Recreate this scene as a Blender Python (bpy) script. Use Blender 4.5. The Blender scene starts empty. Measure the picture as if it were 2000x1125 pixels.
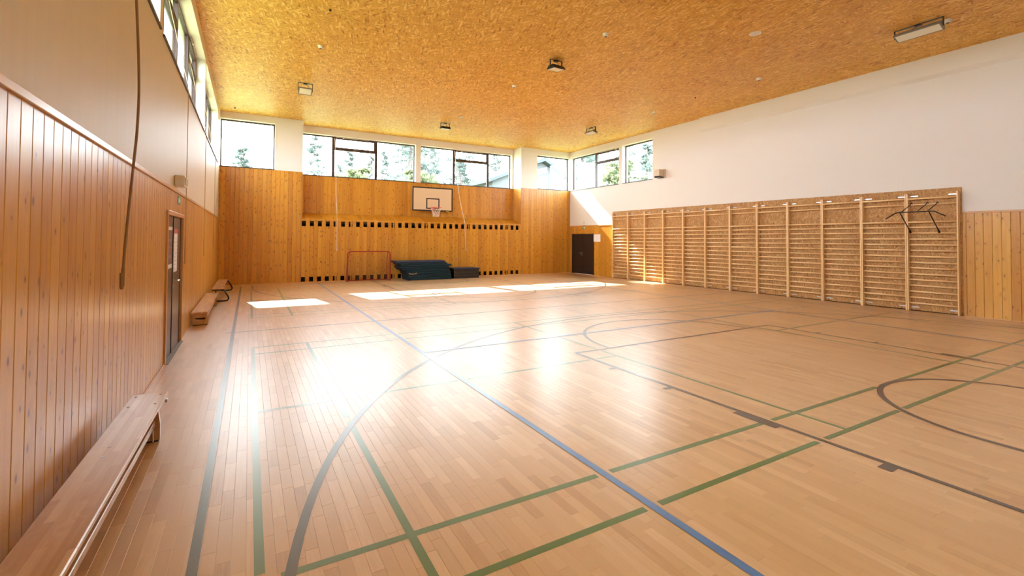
import bpy, math, random
from mathutils import Vector, Matrix
random.seed(7)
C = bpy.context.scene.collection
SC = bpy.context.scene
PI = math.pi

# ------------------------------------------------------------------ camera, sky, sun, exposure
F, CX, CY, YAW, PITCH, ROLL = 902.10, 999.86, 447.90, 0.5166, 0.0213, 0.0064
def make_camera():
    cy, sy, cp, sp = math.cos(YAW), math.sin(YAW), math.cos(PITCH), math.sin(PITCH)
    fwd = Vector((sy*cp, cy*cp, sp)); right = Vector((cy, -sy, 0)); up = right.cross(fwd)
    c, s = math.cos(ROLL), math.sin(ROLL)
    r2 = right*c + up*s; u2 = up*c - right*s
    m = Matrix((r2, u2, -fwd)).transposed().to_4x4(); m.translation = Vector((0, 0, 1.65))
    cam = bpy.data.cameras.new('camera'); cam.sensor_width = 36; cam.sensor_fit = 'HORIZONTAL'
    cam.lens = F/2000*36; cam.shift_x = (1000-CX)/2000; cam.shift_y = (CY-562.5)/2000
    cam.clip_start = 0.05; cam.clip_end = 500
    o = bpy.data.objects.new('camera', cam); o.matrix_world = m; C.objects.link(o); SC.camera = o
make_camera()
W = bpy.data.worlds.new('sky'); SC.world = W; W.use_nodes = True
SKY_COLOR, SKY_STRENGTH = (0.84, 0.92, 1.0), 15.5
bg = W.node_tree.nodes['Background']; bg.inputs[0].default_value = (*SKY_COLOR, 1); bg.inputs[1].default_value = SKY_STRENGTH
sl = bpy.data.lights.new('sun', 'SUN'); sl.energy = 28; sl.angle = 0.0093; sl.color = (1.0, 0.96, 0.90)
so = bpy.data.objects.new('sun', sl); C.objects.link(so)
so.rotation_euler = Vector((0.165, -1.0, -0.813)).to_track_quat('-Z', 'Y').to_euler()
so.location = (5, 60, 50)
vs = SC.view_settings; vs.view_transform = 'Standard'; vs.look = 'None'; vs.exposure = 0.40; vs.gamma = 1.0; vs.use_curve_mapping = False
SC.cycles.max_bounces = 10; SC.cycles.diffuse_bounces = 8; SC.cycles.glossy_bounces = 4; SC.cycles.transparent_max_bounces = 16
SC.cycles.sample_clamp_indirect = 8.0; SC.cycles.caustics_reflective = True; SC.cycles.use_denoising = True
SC.cycles.blur_glossy = 0.5

XL, XR, YF, YR, YN, ZC = -0.935, 13.921, 18.656, 19.383, -0.30, 5.991   # left, right, far, far recess, near wall, ceiling
PL, PR = 1.67, 11.08                                                      # pillar edges on the far wall
ZS, ZH = 4.08, 5.715                                                      # window sill and head
ZW = 2.335                                                                # wainscot top
GD = 0.22                                                                 # depth of the glass behind the wall face

# ------------------------------------------------------------------ materials
def mat(name, base=(.8,.8,.8), rough=.5, spec=.5, metal=0., coat=0., coat_rough=.2):
    m = bpy.data.materials.new(name); m.use_nodes = True
    b = m.node_tree.nodes['Principled BSDF']
    b.inputs['Base Color'].default_value = (*base, 1); b.inputs['Roughness'].default_value = rough
    b.inputs['Specular IOR Level'].default_value = spec; b.inputs['Metallic'].default_value = metal
    b.inputs['Coat Weight'].default_value = coat; b.inputs['Coat Roughness'].default_value = coat_rough
    return m
class NT:
    def __init__(s, m): s.m = m; s.t = m.node_tree; s.b = s.t.nodes['Principled BSDF']
    def n(s, typ, **kw):
        x = s.t.nodes.new(typ)
        for k, v in kw.items(): setattr(x, k, v)
        return x
    def l(s, a, b): s.t.links.new(a, b)
    def math(s, op, a, b=None, c=None):
        x = s.n('ShaderNodeMath', operation=op)
        for i, v in enumerate((a, b, c)):
            if v is None: continue
            if isinstance(v, (int, float)): x.inputs[i].default_value = v
            else: s.l(v, x.inputs[i])
        return x.outputs[0]
    def mapping(s, vec, scale=(1,1,1), rot=(0,0,0), loc=(0,0,0)):
        x = s.n('ShaderNodeMapping'); x.inputs['Scale'].default_value = scale; x.inputs['Rotation'].default_value = rot; x.inputs['Location'].default_value = loc
        s.l(vec, x.inputs['Vector']); return x.outputs[0]
    def noise(s, vec, scale, detail=3, rough=.5):
        x = s.n('ShaderNodeTexNoise'); x.inputs['Scale'].default_value = scale; x.inputs['Detail'].default_value = detail; x.inputs['Roughness'].default_value = rough
        s.l(vec, x.inputs['Vector']); return x.outputs['Fac']
    def ramp(s, fac, stops):
        x = s.n('ShaderNodeValToRGB'); e = x.color_ramp.elements
        while len(e) < len(stops): e.new(.5)
        for i, (p, c) in enumerate(stops): e[i].position = p; e[i].color = (*c, 1)
        s.l(fac, x.inputs[0]); return x.outputs[0]
    def mix(s, fac, a, b, mode='MIX'):
        x = s.n('ShaderNodeMix', data_type='RGBA', blend_type=mode)
        if isinstance(fac, (int, float)): x.inputs[0].default_value = fac
        else: s.l(fac, x.inputs[0])
        for i, v in ((6, a), (7, b)):
            if isinstance(v, tuple): x.inputs[i].default_value = (*v, 1)
            else: s.l(v, x.inputs[i])
        return x.outputs[2]
    def bump(s, h, strength=.1, dist=.01):
        x = s.n('ShaderNodeBump'); x.inputs['Strength'].default_value = strength; x.inputs['Distance'].default_value = dist
        s.l(h, x.inputs['Height']); s.l(x.outputs[0], s.b.inputs['Normal'])
    def pos(s): return s.n('ShaderNodeNewGeometry').outputs['Position']
    def objc(s): return s.n('ShaderNodeTexCoord').outputs['Object']
    def comb(s, x, y, z=0):
        c = s.n('ShaderNodeCombineXYZ')
        for i, v in enumerate((x, y, z)):
            if isinstance(v, (int, float)): c.inputs[i].default_value = v
            else: s.l(v, c.inputs[i])
        return c.outputs[0]
    def sep(s, v):
        x = s.n('ShaderNodeSeparateXYZ'); s.l(v, x.inputs[0]); return x.outputs

def wood_plank(name, dark, light, knot, rough=.32, coat=.35, knots=True, kden=.42, ksize=1.0, axis='Z', stave=0.):
    """knotty pine board: grain along local Z, a shift and a tone of its own for every board"""
    m = mat(name, light, rough, .5, coat=coat, coat_rough=.22); n = NT(m)
    oi = n.n('ShaderNodeObjectInfo'); x, y, z = n.sep(n.objc()); r = oi.outputs['Random']
    # undo object scaling along the board so the grain is in metres: use world position for the long axis
    px, py, pz = n.sep(n.pos())
    off = n.math('MULTIPLY', r, 57.0)
    lx = n.math('ADD', x, off); lz = n.math('ADD', pz if axis == 'Z' else py, n.math('MULTIPLY', r, 31.0))
    knotv = n.comb(n.math('MULTIPLY', lx, 9.0), n.math('MULTIPLY', lz, 5.0))
    vo = n.n('ShaderNodeTexVoronoi', voronoi_dimensions='2D', feature='F1'); vo.inputs['Scale'].default_value = 1.0
    n.l(knotv, vo.inputs['Vector'])
    cr = n.sep(vo.outputs['Color'])
    on = n.math('LESS_THAN', cr[0], kden)
    size = n.math('MULTIPLY_ADD', cr[1], .10*ksize, .05*ksize)
    d = n.math('DIVIDE', vo.outputs['Distance'], size)
    kf = n.math('MULTIPLY', n.math('SUBTRACT', 1.0, n.math('SMOOTH_MIN', n.math('POWER', d, 3.0), 1.0, .2)), on)
    halo = n.math('MULTIPLY', n.math('SUBTRACT', 1.0, n.math('MINIMUM', n.math('MULTIPLY', vo.outputs['Distance'], 2.2), 1.0)), on)
    gv = n.comb(n.math('ADD', n.math('MULTIPLY', lx, 34.0), n.math('MULTIPLY', halo, 2.2)), n.math('MULTIPLY', lz, 1.1))
    g = n.noise(gv, 1.0, 4, .6)
    g2 = n.noise(n.comb(n.math('MULTIPLY', lx, 150.0), n.math('MULTIPLY', lz, 3.0)), 1.0, 2)
    tone = n.math('MULTIPLY_ADD', g, .75, n.math('MULTIPLY_ADD', r, .42, n.math('MULTIPLY_ADD', g2, .12, -.18)))
    if stave:
        row = n.math('FLOOR', n.math('MULTIPLY', lx, 1/.042))
        wn = n.n('ShaderNodeTexWhiteNoise', noise_dimensions='2D')
        n.l(n.comb(row, n.math('FLOOR', n.math('MULTIPLY_ADD', lz, 1.6, n.math('MULTIPLY', row, .37)))), wn.inputs['Vector'])
        tone = n.math('ADD', tone, n.math('MULTIPLY_ADD', wn.outputs['Value'], stave, -stave*.5))
    col = n.ramp(tone, [(0.05, dark), (.85, light)])
    if knots:
        col = n.mix(n.math('MULTIPLY', halo, .25), col, tuple(v*.75 for v in dark))
        col = n.mix(n.math('MAXIMUM', n.math('MULTIPLY', kf, .92), 0.0), col, knot)
    n.l(col, n.b.inputs['Base Color'])
    n.bump(g, .06, .004)
    return m

def osb(name, cols, plane='XY', scale=1.0, rough=.5, coat=.1):
    m = mat(name, cols[1], rough, .4, coat=coat, coat_rough=.25); n = NT(m)
    x, y, z = n.sep(n.pos())
    v = n.comb(x, y) if plane == 'XY' else n.comb(y, z)
    t = None
    for i, ang in enumerate((.35, 1.35, 2.2, 2.9, .85, 1.8)):
        mv = n.mapping(v, (14/scale, 62/scale, 1), (0, 0, ang), (i*3.7, i*5.1, 0))
        # Mapping scales after rotation for points: rotate first, then stretch
        rv = n.mapping(v, (1, 1, 1), (0, 0, ang), (i*3.7, i*5.1, 0)); sv = n.mapping(rv, (13/scale, 58/scale, 1))
        vo = n.n('ShaderNodeTexVoronoi', voronoi_dimensions='2D'); vo.inputs['Scale'].default_value = 1
        n.l(sv, vo.inputs['Vector']); c = n.sep(vo.outputs['Color'])
        if t is None: t = c[0]
        else:
            msk = n.math('GREATER_THAN', c[1], .62)
            mx = n.n('ShaderNodeMix', data_type='FLOAT'); n.l(msk, mx.inputs[0]); n.l(t, mx.inputs[2]); n.l(c[0], mx.inputs[3]); t = mx.outputs[0]
    big = n.noise(v, .8, 2)
    tt = n.math('ADD', t, n.math('MULTIPLY_ADD', big, .3, -.15))
    col = n.ramp(tt, [(0.0, cols[0]), (.12, cols[1]), (.7, cols[2]), (.97, cols[3])])
    n.l(col, n.b.inputs['Base Color']); n.bump(t, .12, .003)
    return m

def plaster(name, col, rough=.75, streak=0.):
    m = mat(name, col, rough, .3); n = NT(m); p = n.pos()
    if streak:
        f = n.noise(n.mapping(p, (1, 14, .5)), 1.0, 4, .6)
        c = n.mix(n.math('MULTIPLY', f, streak), tuple(min(1, v*1.06) for v in col), tuple(v*.72 for v in col))
        n.l(c, n.b.inputs['Base Color'])
    n.bump(n.noise(p, 60, 2), .05, .002)
    return m

def parquet(name):
    m = mat(name, (.7,.45,.22), .40, .55, coat=1.0, coat_rough=.30); m.node_tree.nodes['Principled BSDF'].inputs['Coat IOR'].default_value = 1.52; n = NT(m)
    at = n.n('ShaderNodeAttribute', attribute_name='tone'); oi = n.n('ShaderNodeObjectInfo')
    t = n.math('FRACT', n.math('ADD', at.outputs['Fac'], n.math('MULTIPLY', oi.outputs['Random'], n.n('ShaderNodeAttribute', attribute_name='own').outputs['Fac'])))
    x, y, z = n.sep(n.pos())
    g = n.noise(n.comb(n.math('MULTIPLY', x, 60.0), n.math('MULTIPLY_ADD', y, 2.5, n.math('MULTIPLY', t, 90.0))), 1.0, 4, .6)
    f = n.math('ADD', t, n.math('MULTIPLY_ADD', g, .5, -.25))
    col = n.ramp(f, [(0.0, (.545,.31,.13)), (.15, (.625,.385,.178)), (.85, (.68,.435,.215)), (1.0, (.74,.50,.275))])
    n.l(col, n.b.inputs['Base Color'])
    sc = n.noise(n.mapping(n.pos(), (5, 3, 1)), 1.0, 5, .65)
    n.l(n.math('MULTIPLY_ADD', sc, .10, .34), n.b.inputs['Roughness'])
    n.bump(n.noise(n.mapping(n.pos(), (9, 5, 1)), 1.0, 3), .05, .01)
    return m

def glass(name):
    m = bpy.data.materials.new(name); m.use_nodes = True; t = m.node_tree; t.nodes.clear()
    out = t.nodes.new('ShaderNodeOutputMaterial'); mx = t.nodes.new('ShaderNodeMixShader'); tr = t.nodes.new('ShaderNodeBsdfTransparent')
    gl = t.nodes.new('ShaderNodeBsdfGlossy'); ge = t.nodes.new('ShaderNodeNewGeometry'); dt = t.nodes.new('ShaderNodeVectorMath'); dt.operation = 'DOT_PRODUCT'
    t.links.new(ge.outputs['Incoming'], dt.inputs[0]); t.links.new(ge.outputs['Normal'], dt.inputs[1])
    def mth(op, a, b=None):
        x = t.nodes.new('ShaderNodeMath'); x.operation = op
        for i, v in enumerate((a, b)):
            if v is None: continue
            if isinstance(v, (int, float)): x.inputs[i].default_value = v
            else: t.links.new(v, x.inputs[i])
        return x.outputs[0]
    # Schlick fresnel, the same from both sides of a face
    fr = mth('MULTIPLY_ADD', mth('POWER', mth('SUBTRACT', 1.0, mth('ABSOLUTE', dt.outputs['Value'])), 5.0), .7); fr.node.inputs[2].default_value = .04
    tr.inputs[0].default_value = (.95, .97, .96, 1); gl.inputs['Roughness'].default_value = .02
    t.links.new(fr, mx.inputs[0]); t.links.new(tr.outputs[0], mx.inputs[1]); t.links.new(gl.outputs[0], mx.inputs[2]); t.links.new(mx.outputs[0], out.inputs[0])
    return m

M_PINE = wood_plank('varnished_knotty_pine', (.46,.18,.018), (.72,.385,.062), (.20,.07,.014), .34, .3)
M_CLAD = wood_plank('varnished_pine_far', (.42,.155,.010), (.69,.335,.030), (.16,.035,.005), .36, .25, kden=.46, ksize=1.35)
M_TRIM = wood_plank('pine_trim', (.58,.28,.09), (.74,.44,.18), (.2,.08,.03), .35, .3, kden=.1, axis='Y')
M_BAR = wood_plank('beech_bars', (.74,.46,.19), (.88,.63,.32), (.3,.1,.04), .35, .3, knots=False)
M_RUNG = wood_plank('beech_rungs', (.74,.46,.19), (.88,.63,.32), (.3,.1,.04), .35, .3, knots=False, axis='Y')
M_BENCH = wood_plank('bench_wood', (.44,.22,.09), (.70,.45,.24), (.2,.08,.03), .30, .9, knots=False, axis='Y', stave=.55)
M_OSBC = osb('osb_ceiling', [(.40,.16,.012), (.60,.305,.03), (.71,.39,.048), (.86,.58,.16)], 'XY', 1.7, .48, .0)
M_OSBP = osb('osb_board', [(.26,.11,.025), (.38,.185,.055), (.46,.24,.078), (.60,.36,.14)], 'YZ', 1.0, .6, 0)
M_WHITE = plaster('white_paint', (.755,.72,.675))
M_BEIGE = plaster('light_wall_panel', (.65,.535,.37), .5, .30)
M_PARQ = parquet('beech_parquet')
M_SUB = mat('subfloor', (.10,.05,.02), .9)
M_VOID = mat('painted_cavity_dark', (.012,.012,.014), .9)  # near-black colour stands in for the shade inside the hollow wall
M_FRAME = mat('brown_window_frame', (.055,.026,.018), .45)
M_SILL = mat('dark_sill', (.05,.04,.038), .4)
M_GLASS = glass('window_glass')
M_DOOR = mat('brown_door', (.115,.052,.022), .36, .25)
M_DOOR2 = mat('dark_brown_door', (.022,.012,.009), .45, .4)
M_BLACK = mat('black_metal', (.012,.011,.012), .4)
M_STEEL = mat('steel', (.62,.62,.64), .3, metal=1.)
M_GREEN = mat('green_court_paint', (.05,.155,.012), .40, coat=1., coat_rough=.28)
M_BLUE = mat('blue_court_paint', (.045,.20,.48), .40, coat=1., coat_rough=.28)
M_BLKP = mat('black_court_paint', (.022,.012,.009), .40, coat=1., coat_rough=.28)
for m_ in (M_GREEN, M_BLUE, M_BLKP): m_.node_tree.nodes['Principled BSDF'].inputs['Coat IOR'].default_value = 1.6
M_BOARD = mat('backboard_cream', (.70,.52,.33), .55)
M_INK = mat('black_paint', (.015,.012,.012), .5)
M_RED = mat('orange_red_metal', (.62,.07,.02), .4)
M_GOALRED = mat('dark_red_metal', (.33,.012,.015), .4)
M_NET = mat('net_cord', (.75,.70,.62), .8)
M_NETD = mat('goal_net_cord', (.30,.16,.08), .8)
M_MAT = mat('blue_gym_mat', (.003,.026,.045), .55, .4)
M_MATB = mat('blue_mat_top', (.014,.026,.075), .55, .4)
M_FOAM = mat('foam', (.6,.42,.2), .9)
M_CORD = mat('white_cord', (.78,.74,.68), .7)
M_CORDB = mat('brown_cord', (.28,.16,.08), .7)
M_CORDG = mat('tan_cord', (.50,.38,.24), .7)
M_PLASTIC = mat('white_plastic', (.80,.77,.72), .4)
M_BEIGEBOX = mat('beige_housing', (.60,.48,.34), .5)
M_LENS = mat('lamp_glass', (.80,.80,.72), .25, .5, coat=.5, coat_rough=.05)
M_GREY = mat('grey_metal', (.22,.20,.17), .45)
M_PAPER = mat('paper', (.82,.80,.80), .7)
M_SIGN = mat('green_sign', (.05,.30,.12), .5)
M_POSTR = mat('dark_red_poster', (.16,.035,.025), .4)
M_HEAD = mat('red_poster_header', (.60,.08,.04), .5)
M_INKG = mat('grey_print', (.35,.33,.33), .7)
M_YEL = mat('yellow_sticker', (.80,.66,.05), .6)
M_BARK = mat('bark', (.14,.12,.115), .9, .2)
M_GRASS = mat('grass', (.16,.20,.08), .9)
M_FACADE = mat('pale_facade', (.125,.135,.142), .7, .2)
M_ROOF = mat('pale_roof', (.075,.092,.098), .7, .2)

def leafy(name, col):
    m = bpy.data.materials.new(name); m.use_nodes = True; t = m.node_tree; t.nodes.clear()
    out = t.nodes.new('ShaderNodeOutputMaterial'); mx = t.nodes.new('ShaderNodeMixShader'); d = t.nodes.new('ShaderNodeBsdfDiffuse'); tl = t.nodes.new('ShaderNodeBsdfTranslucent')
    d.inputs[0].default_value = (*col, 1); tl.inputs[0].default_value = (*col, 1); mx.inputs[0].default_value = .5
    t.links.new(d.outputs[0], mx.inputs[1]); t.links.new(tl.outputs[0], mx.inputs[2]); t.links.new(mx.outputs[0], out.inputs[0])
    return m
M_LEAF = leafy('pine_foliage', (.120,.155,.145)); M_LEAF2 = leafy('broadleaf_foliage', (.19,.22,.13))

# ------------------------------------------------------------------ mesh helpers
class MB:
    def __init__(s): s.v = []; s.f = []; s.t = []; s.tone = 0.
    def add(s, vs, fs):
        b = len(s.v); s.v += [tuple(v) for v in vs]; s.f += [tuple(b+i for i in f) for f in fs]; s.t += [s.tone]*len(vs)
    def box(s, x0, x1, y0, y1, z0, z1):
        s.add([(x0,y0,z0),(x1,y0,z0),(x1,y1,z0),(x0,y1,z0),(x0,y0,z1),(x1,y0,z1),(x1,y1,z1),(x0,y1,z1)],
              [(0,3,2,1),(4,5,6,7),(0,1,5,4),(1,2,6,5),(2,3,7,6),(3,0,4,7)])
        return s
    def bbox(s, x0, x1, y0, y1, z0, z1, r=.004):
        """box with every edge bevelled"""
        r = min(r, (x1-x0)*.49, (y1-y0)*.49, (z1-z0)*.49)
        vs = []; X = (x0, x1); Y = (y0, y1); Z = (z0, z1); sg = (1, -1); idx = {}
        for i in (0,1):
            for j in (0,1):
                for k in (0,1):
                    for a in range(3):
                        p = [X[i]+sg[i]*r, Y[j]+sg[j]*r, Z[k]+sg[k]*r]
                        p[a] = (X[i], Y[j], Z[k])[a]
                        idx[(i,j,k,a)] = len(vs); vs.append(tuple(p))
        fs = []
        for a in range(3):
            for side in (0,1):
                o = [b for b in range(3) if b != a]; q = []
                for u, w in ((0,0),(1,0),(1,1),(0,1)):
                    c = [0,0,0]; c[a] = side; c[o[0]] = u; c[o[1]] = w; q.append(idx[(*c, a)])
                if (side == 0) ^ (a == 1): q.reverse()
                fs.append(tuple(q))
        for a in range(3):
            o = [b for b in range(3) if b != a]
            for u in (0,1):
                for w in (0,1):
                    q = []
                    for e, ax in ((0,o[0]),(1,o[0]),(1,o[1]),(0,o[1])):
                        c = [0,0,0]; c[a] = e; c[o[0]] = u; c[o[1]] = w; q.append(idx[(*c, ax)])
                    fs.append(tuple(q))
        for i in (0,1):
            for j in (0,1):
                for k in (0,1): fs.append((idx[(i,j,k,0)], idx[(i,j,k,1)], idx[(i,j,k,2)]))
        s.add(vs, fs); return s
    def prism(s, pts, axis, a, b):
        """extrude a 2D outline (in the two other axes, in order) along axis from a to b"""
        n = len(pts)
        def P(p, t):
            q = list(p); q.insert(axis, t); return tuple(q)
        s.add([P(p, a) for p in pts]+[P(p, b) for p in pts], [tuple(range(n))[::-1], tuple(range(n, 2*n))]+[(i,(i+1)%n,n+(i+1)%n,n+i) for i in range(n)])
        return s
    def tube(s, pts, r, n=8, caps=True, closed=False):
        pts = [Vector(p) for p in pts]; m = len(pts); rings = []; prev = None
        for i, p in enumerate(pts):
            if closed: d = (pts[(i+1)%m]-pts[i-1])
            else: d = (pts[min(i+1,m-1)]-pts[max(i-1,0)])
            d.normalize()
            if prev is None:
                a = Vector((0,0,1)) if abs(d.z) < .9 else Vector((1,0,0)); u = d.cross(a).normalized()
            else: u = (prev-d*prev.dot(d)).normalized()
            prev = u; w = d.cross(u); rr = r[i] if isinstance(r, (list, tuple)) else r
            rings.append([p+u*math.cos(2*PI*k/n)*rr+w*math.sin(2*PI*k/n)*rr for k in range(n)])
        vs = [q for rg in rings for q in rg]; fs = []
        for i in range(m if closed else m-1):
            j = (i+1)%m
            for k in range(n): fs.append((i*n+k, i*n+(k+1)%n, j*n+(k+1)%n, j*n+k))
        if caps and not closed: fs += [tuple(range(n))[::-1], tuple(range((m-1)*n, m*n))]
        s.add(vs, fs); return s
    def lathe(s, prof, c=(0,0,0), n=20):
        vs = []; fs = []; m = len(prof)
        for r, z in prof:
            for k in range(n): vs.append((c[0]+r*math.cos(2*PI*k/n), c[1]+r*math.sin(2*PI*k/n), c[2]+z))
        for i in range(m-1):
            for k in range(n): fs.append((i*n+k, i*n+(k+1)%n, (i+1)*n+(k+1)%n, (i+1)*n+k))
        fs += [tuple(range(n))[::-1], tuple(range((m-1)*n, m*n))]
        s.add(vs, fs); return s
    def quad(s, a, b, c, d): s.add([a,b,c,d], [(0,1,2,3)]); return s
    def mesh(s, name, m, smooth=False, tone=False):
        me = bpy.data.meshes.new(name); me.from_pydata(s.v, [], s.f); me.materials.append(m)
        if tone:
            a = me.attributes.new('tone', 'FLOAT', 'POINT'); a.data.foreach_set('value', s.t)
        if smooth: me.polygons.foreach_set('use_smooth', [True]*len(me.polygons))
        me.update()
        return me
def link(name, me, parent=None, loc=None, scale=None, rot=None):
    o = bpy.data.objects.new(name, me); C.objects.link(o)
    if parent: o.parent = parent
    if loc: o.location = loc
    if scale: o.scale = scale
    if rot: o.rotation_euler = rot
    return o
def obj(name, mb, m, parent=None, smooth=False, loc=None, label=None, rot=None):
    o = link(name, mb.mesh(name, m, smooth), parent, loc, rot=rot)
    if smooth: auto_smooth(o)
    if label: o['label'] = label
    return o
def auto_smooth(o):
    me = o.data
    try: me.set_sharp_from_angle(angle=math.radians(40))
    except Exception: pass
def struct(o): o['kind'] = 'structure'; return o
def tag(o, label, cat, group=None):
    o['label'] = label; o['category'] = cat
    if group: o['group'] = group
    return o
def thing(name, label, cat, loc=(0,0,0), rot=(0,0,0), group=None):
    o = bpy.data.objects.new(name, None); C.objects.link(o); o.location = loc; o.rotation_euler = rot; o.empty_display_size = .1
    return tag(o, label, cat, group)
def copy_tree(root, loc=None, rot=None):
    r = root.copy(); C.objects.link(r)
    if loc: r.location = loc
    if rot: r.rotation_euler = rot
    for ch in list(root.children):
        c = ch.copy(); C.objects.link(c); c.parent = r
        for g in list(ch.children):
            d = g.copy(); C.objects.link(d); d.parent = c
    return r

# ------------------------------------------------------------------ room shell
def wall_boxes(mb, axis, face, out, a0, a1, z0, z1, holes):
    """wall slab from face to out along an axis ('x': plane x=face, runs in y); holes = [(b0,b1,h0,h1)]"""
    def bx(p0, p1, q0, q1):
        if p1-p0 < 1e-4 or q1-q0 < 1e-4: return
        lo, hi = min(face, out), max(face, out)
        if axis == 'x': mb.box(lo, hi, p0, p1, q0, q1)
        else: mb.box(p0, p1, lo, hi, q0, q1)
    cur = a0
    for b0, b1, h0, h1 in sorted(holes):
        bx(cur, b0, z0, z1); bx(b0, b1, z0, h0); bx(b0, b1, h1, z1); cur = b1
    bx(cur, a1, z0, z1)
TH = .34
LEFT_WIN = [(.80, 6.60), (6.80, 12.62), (12.82, 17.45)]
DOOR_L = (7.42, 8.98, 1.945)      # y0, y1, z
DOOR_R = (16.82, 18.43, 1.90)
# left wall: light panel above a pine wainscot
mb = MB(); wall_boxes(mb, 'x', XL, XL-TH, YN, YF, ZW-.02, ZC, [(a, b, ZS-.02, ZH) for a, b in LEFT_WIN])
wall_left = struct(obj('wall_left', mb, M_BEIGE))
mb = MB(); wall_boxes(mb, 'x', XL-.016, XL-TH, YN, YF, 0, ZW-.02, [(DOOR_L[0]-.04, DOOR_L[1]+.04, 0, DOOR_L[2]+.04)])
obj('wainscot_backing', mb, M_SUB, wall_left)
# right wall
mb = MB(); wall_boxes(mb, 'x', XR, XR+TH, YN, YF, ZW-.02, ZC, [(13.194, 14.92, ZS-.02, ZH), (15.12, 18.62, ZS-.02, ZH)])
wall_right = struct(obj('wall_right', mb, M_WHITE))
mb = MB(); wall_boxes(mb, 'x', XR+.016, XR+TH, YN, YF, 0, ZW-.02, [(DOOR_R[0]-.02, DOOR_R[1]+.02, 0, DOOR_R[2]+.02)])
obj('wainscot_backing', mb, M_SUB, wall_right)
# far wall: two pillars, a recessed window wall and a low clad wall with a ledge in front of it
mb = MB()
FARW = [(XL+.002, .745, 4.10, 5.765)]; FARR = [(11.985, XR-.002, ZS, ZH)]
wall_boxes(mb, 'y', YF, YF+TH, XL-TH, PL, 0, ZC, FARW)
wall_boxes(mb, 'y', YF, YF+TH, PR, XR+TH, 0, ZC, FARR)
mb.box(PL-.3, PL, YF+TH, YR+TH, 0, ZC); mb.box(PR, PR+.3, YF+TH, YR+TH, 0, ZC)
wall_boxes(mb, 'y', YR, YR+TH, PL, PR, 2.2, ZC, [(PL+.004, 6.205, ZS, ZH), (6.43, 10.995, ZS, ZH)])
wall_far = struct(obj('wall_far', mb, M_WHITE))
obj('cavity_back', MB().box(PL, PR, YF+.22, YR+TH, 0, 2.2), M_VOID, wall_far, label='back panel painted black as the shade of the hollow behind the square holes')  # solid back behind the holes, the hollow's shade painted into its colour
# near wall behind the camera
mb = MB(); wall_boxes(mb, 'y', YN, YN-.3, XL-TH, XR+TH, 0, ZC, [])
wall_near = struct(obj('wall_near', mb, M_WHITE))
# ceiling, floor base
ceiling = struct(obj('ceiling', MB().box(XL-TH, XR+TH, YN-.3, YR+TH, ZC, ZC+.3), M_OSBC))
floor = struct(obj('floor', MB().box(XL-TH, XR+TH, YN-.3, YR+TH, -.25, -.012), M_SUB))
# shallow beam along the right wall, small cornices on the pillars
struct(obj('trim_1', MB().prism([(XR-.10, ZC+.02), (XR-.10, 5.565), (XR, 5.485), (XR+.02, 5.485), (XR+.02, ZC+.02)], 1, YN, 10.92), M_WHITE))
struct(obj('trim_2', MB().box(XL, PL+.015, YF-.02, YF, 5.83, ZC), M_WHITE))
struct(obj('trim_3', MB().box(PR-.015, XR, YF-.02, YF, 5.83, ZC), M_WHITE))

# ------------------------------------------------------------------ wall boards (pine tongue and groove)
PW = .1395
BOARD_CACHE = {}
def board_mesh(w, t=.016, ch=.005):
    key = (round(w, 3), t)
    if key not in BOARD_CACHE:
        mb = MB(); g = .0012; a, b = g, w-g
        # outline in (x, depth); front face at y=0 with chamfered edges
        mb.prism([(a, t), (a, ch), (a+ch, 0), (b-ch, 0), (b, ch), (b, t)], 2, 0, 1)
        BOARD_CACHE[key] = {m.name: mb.mesh('board', m) for m in (M_PINE, M_CLAD)}
    return BOARD_CACHE[key]
def boards(parent, start, end, z0, z1, place, m=M_PINE, offset=0., skip=None, pw=PW):
    """place(u) -> (location, rotation z); boards run from u=start to end, front face towards the room"""
    u = start-offset; k = 0
    while u < end-1e-3:
        a, b = max(u, start), min(u+pw, end)
        if b-a > .015:
            for (s0, s1) in (skip(a, b, z0, z1, k) if skip else [(z0, z1)]):
                if s1-s0 < .01: continue
                loc, rz = place(a, b)
                link('wall_board', board_mesh(b-a)[m.name], parent, (loc[0], loc[1], s0), (1, 1, s1-s0), (0, 0, rz))
        u += pw; k += 1
# left wall: front faces +x. local +x of the board runs along -y?  rot z=+90: local x -> +y, local -y(front) -> +x
def place_left(a, b): return (XL-.0+.0, a), PI/2
def skip_door_left(a, b, z0, z1, k):
    if b > DOOR_L[0]-.05 and a < DOOR_L[1]+.05:
        if b > DOOR_L[0]-.05 and a < DOOR_L[0]-.05-.02: return [(z0, z1)]
        return [(DOOR_L[2]+.05, z1)]
    return [(z0, z1)]
# board depth t lies behind the front face: for rot +90, local y -> -x so the depth goes into the wall
for a0, a1 in ((YN, DOOR_L[0]-.05), (DOOR_L[1]+.05, YF-.016)):
    boards(wall_left, a0, a1, .002, ZW-.045, place_left, M_PINE, offset=(a0-2.855) % PW)
boards(wall_left, DOOR_L[0]-.05, DOOR_L[1]+.05, DOOR_L[2]+.055, ZW-.045, place_left, M_PINE, offset=(DOOR_L[0]-.05-2.855) % PW)
# right wall: front faces -x. rot -90: local x -> -y, so start the board at its larger y
def place_right(a, b): return (XR, b), -PI/2
boards(wall_right, YN, 4.03, .002, ZW-.045, place_right, M_PINE, offset=(YN-3.96) % PW)
boards(wall_right, 15.50, DOOR_R[0]-.03, .002, ZW-.045, place_right, M_CLAD)
boards(wall_right, DOOR_R[1]+.03, YF-.016, .002, ZW-.045, place_right, M_CLAD)
boards(wall_right, DOOR_R[0]-.03, DOOR_R[1]+.03, DOOR_R[2]+.03, ZW-.045, place_right, M_CLAD)
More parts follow.
